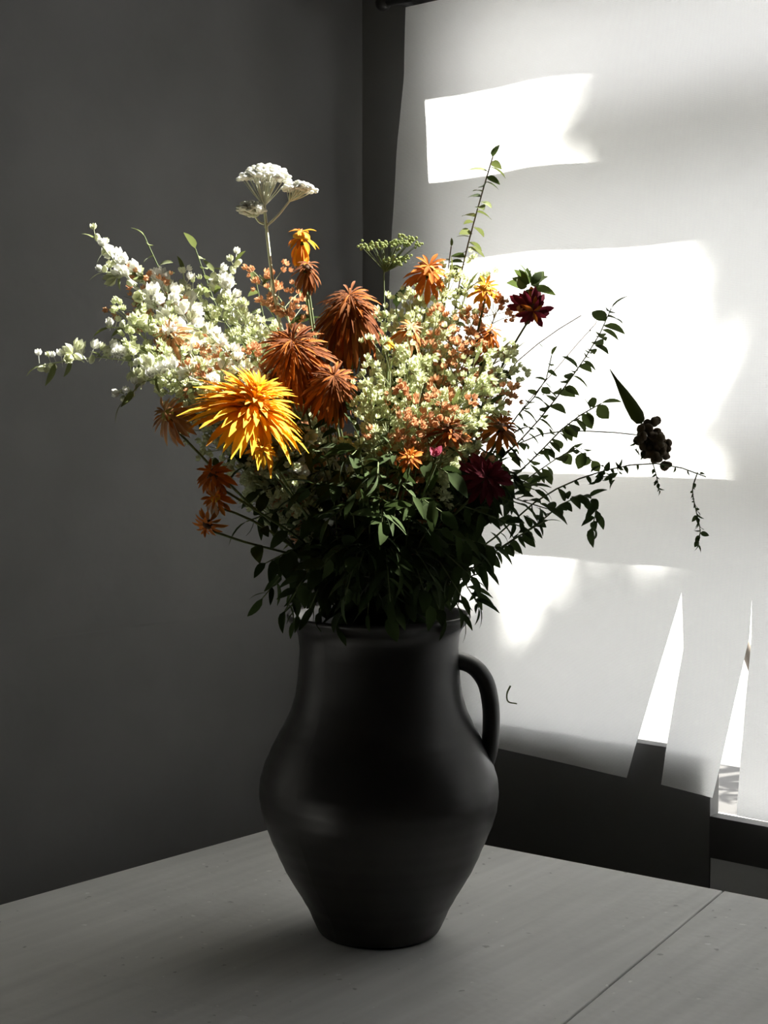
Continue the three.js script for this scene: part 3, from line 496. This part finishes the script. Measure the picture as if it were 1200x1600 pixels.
{
  const { g, base } = stalk('arching_vine', 'long arching stem with a drooping tassel in front of the curtain', 'vine', null, [[665, 910, 0], [760, 850, 0], [850, 775, 0], [935, 738, 0], [1020, 724, 0], [1085, 737, 0], [1103, 745, 0]], { stem: G.stem, r: 0.0013, r1: 0.0006, mats: G.leaf, leaf: LEAF.oval, n: 12, from: 0.78, to: 0.99, size: 0.008 });
  const c = new THREE.CatmullRomCurve3([[1090, 738], [1082, 765], [1088, 800], [1094, 830], [1090, 852]].map((p) => at([...p, 0]).sub(base)));
  part(g, 'tassel_stem', taperTube(c.points, 0.0007, 0.0004, 12, 5), G.stem);
  for (let i = 0; i < 26; i++) { const t = 0.15 + 0.85 * i / 25, m = part(g, 'leaf', LEAF.oval, G.leaf[i % 3]); m.position.copy(c.getPointAt(t)); m.quaternion.copy(frame(c.getTangentAt(t).multiplyScalar(0.7).addScaledVector(rdir(), 0.7), rdir())); m.scale.setScalar(rr(0.006, 0.010) * (t > 0.5 ? 1.1 : 0.7)); }
  const c2 = new THREE.CatmullRomCurve3([[1020, 724], [1026, 745], [1030, 766]].map((p) => at([...p, 0]).sub(base)));
  part(g, 'tassel_stem', taperTube(c2.points, 0.0006, 0.0004, 8, 5), G.stem);
  for (let i = 0; i < 10; i++) { const m = part(g, 'leaf', LEAF.oval, G.leaf[i % 3]); m.position.copy(c2.getPointAt(0.2 + 0.8 * i / 9)); m.quaternion.copy(frame(V3(0, -1, 0).addScaledVector(rdir(), 0.8), rdir())); m.scale.setScalar(rr(0.006, 0.009)); }
  for (let i = 0; i < 18; i++) { const p = at([rr(920, 975), rr(728, 752), rr(-0.01, 0.01)]).sub(base), m = part(g, 'leaf', LEAF.oval, G.leaf[i % 3]); m.position.copy(p); m.quaternion.copy(frame(rdir(), rdir())); m.scale.setScalar(rr(0.008, 0.014)); }
}
{
  const { g, base } = stalk('seed_pod_stem', 'thin horizontal stem ending in a dark seed head with a long pointed bud', 'seed head', null, [[660, 890, -0.01], [750, 740, -0.02], [840, 680, -0.02], [930, 674, -0.02], [1000, 680, -0.02]], { stem: G.stem, r: 0.0012, r1: 0.0006, mats: G.fresh, leaf: LEAF.round, n: 8, from: 0.6, to: 0.8, size: 0.01 });
  const A = at([1003, 662, -0.02]).sub(base), T = at([953, 577, -0.02]).sub(base), d = T.clone().sub(A), L = d.length();
  const lg = new THREE.LatheGeometry([[0, 0], [0.005, L * 0.04], [0.0072, L * 0.15], [0.0065, L * 0.35], [0.0045, L * 0.58], [0.0018, L * 0.8], [0.0005, L]].map(([x, y]) => new THREE.Vector2(x, y)), 10);
  const bud = part(g, 'pointed_bud', lg, G.olive[2]); bud.position.copy(A); bud.quaternion.setFromUnitVectors(UP, d.clone().normalize());
  const sp = new THREE.IcosahedronGeometry(0.0042, 1);
  for (let i = 0; i < 70; i++) { const k = rnd(), m = part(g, 'seed', sp, G.dryStem); m.position.copy(at([1012 + k * 20 + rr(-17, 17), 672 + k * 44 + rr(-18, 16), -0.02 + rr(-0.011, 0.011)]).sub(base)); m.scale.set(rr(0.7, 1.3), rr(0.7, 1.3), rr(0.7, 1.3)); }
  for (let i = 0; i < 12; i++) { const m = part(g, 'leaf', LEAF.lance, G.leaf[i % 3]); m.position.copy(at([rr(985, 1010), rr(680, 710), -0.02]).sub(base)); m.quaternion.copy(frame(V3(0, -1, 0).addScaledVector(rdir(), 0.9), rdir())); m.scale.setScalar(rr(0.008, 0.013)); }
}
stalk('grass_stem', 'thin bare grass stem slanting up in front of the bright curtain', 'grass stem', null, [[650, 880, 0], [735, 690, 0], [790, 585, 0], [850, 530, 0], [908, 493, 0]], { stem: G.dryStem, r: 0.001, r1: 0.0005, mats: G.fresh, leaf: LEAF.needle, n: 5, from: 0.85, to: 1, size: 0.008 });
stalk('grass_stem', 'thin grass stem ending in a hooked tip above the long branch', 'grass stem', null, [[660, 880, -0.02], [800, 660, -0.03], [900, 540, -0.03], [948, 480, -0.03], [940, 474, -0.03]], { stem: G.dryStem, r: 0.0009, r1: 0.0004, mats: G.fresh, leaf: LEAF.needle, n: 4, from: 0.8, to: 0.95, size: 0.01 });
stalk('tall_twig', 'tall slender twig with paired leaflets in front of the sunlit curtain patch', 'twig', null, [[640, 860, -0.02], [690, 620, -0.04], [720, 430, -0.05], [748, 320, -0.05], [770, 245, -0.05]], { stem: G.dryStem, r: 0.0014, r1: 0.0007, mats: [...G.olive, G.fresh[2]], leaf: LEAF.oval, n: 46, from: 0.70, size: 0.018, splay: 0.95 });
stalk('tall_twig', 'short twig of pale leaves beside the rust orange flower', 'twig', null, [[640, 860, -0.02], [680, 620, -0.04], [695, 460, -0.05], [705, 385, -0.05]], { stem: G.dryStem, mats: G.olive, leaf: LEAF.lance, n: 18, from: 0.66, size: 0.014 });
{
  const { g, base } = stalk('faint_umbel', 'fine dill-like umbel in front of the dark room corner', 'flower', null, [[600, 850, -0.04], [605, 600, -0.08], [600, 460, -0.1], [600, 395, -0.1]], { stem: G.stem, r: 0.0013, n: 5, from: 0.7, to: 0.9, size: 0.02, leaf: LEAF.needle, mats: G.olive });
  const rays = [], fl = [], fg = new THREE.IcosahedronGeometry(0.0016, 0);
  for (const [cx, cy, w] of [[590, 385, 0.022], [634, 376, 0.016], [620, 408, 0.014]]) {
    const hub = at([602, 425, -0.1]).sub(base), ctr = at([cx, cy, -0.1]).sub(base);
    for (let i = 0; i < 16; i++) { const a = i * 2.4, q = Math.sqrt((i + 0.5) / 16), e = ctr.clone().addScaledVector(RIGHT, Math.cos(a) * q * w).addScaledVector(FWD, Math.sin(a) * q * w).add(V3(0, rr(-0.004, 0.004), 0)); rays.push(taperTube([hub, hub.clone().lerp(e, 0.6), e], 0.0005, 0.0003, 4, 4)); for (let k = 0; k < 4; k++) { const f = fg.clone(); const o = e.clone().addScaledVector(rdir(), 0.003); f.translate(o.x, o.y, o.z); fl.push(f); } }
  }
  part(g, 'rays', mergeGeometries(rays), G.stem, 'stuff'); part(g, 'florets', mergeGeometries(fl), leafy(rgb(0.28, 0.33, 0.12), 0.3), 'stuff');
}

{
  const P = [[0.2721, 0.9054], [0.266, 0.8938], [0.2671, 0.8846], [0.2815, 0.883]].map(([x, y]) => V3(x, y, sheetZ(x, y) + 0.0022)), t = thing('loose_thread', 'small dark curled thread clinging to the curtain beside the jug handle', 'thread', P[0].clone());
  part(t, 'strand', taperTube(P.map((p) => p.sub(t.position)), 0.0012, 0.0008, 14, 6), G.stem);
}

scene.traverse((o) => { if (o.isMesh) { o.castShadow = true; o.receiveShadow = true; } });
renderer.render(scene, camera);
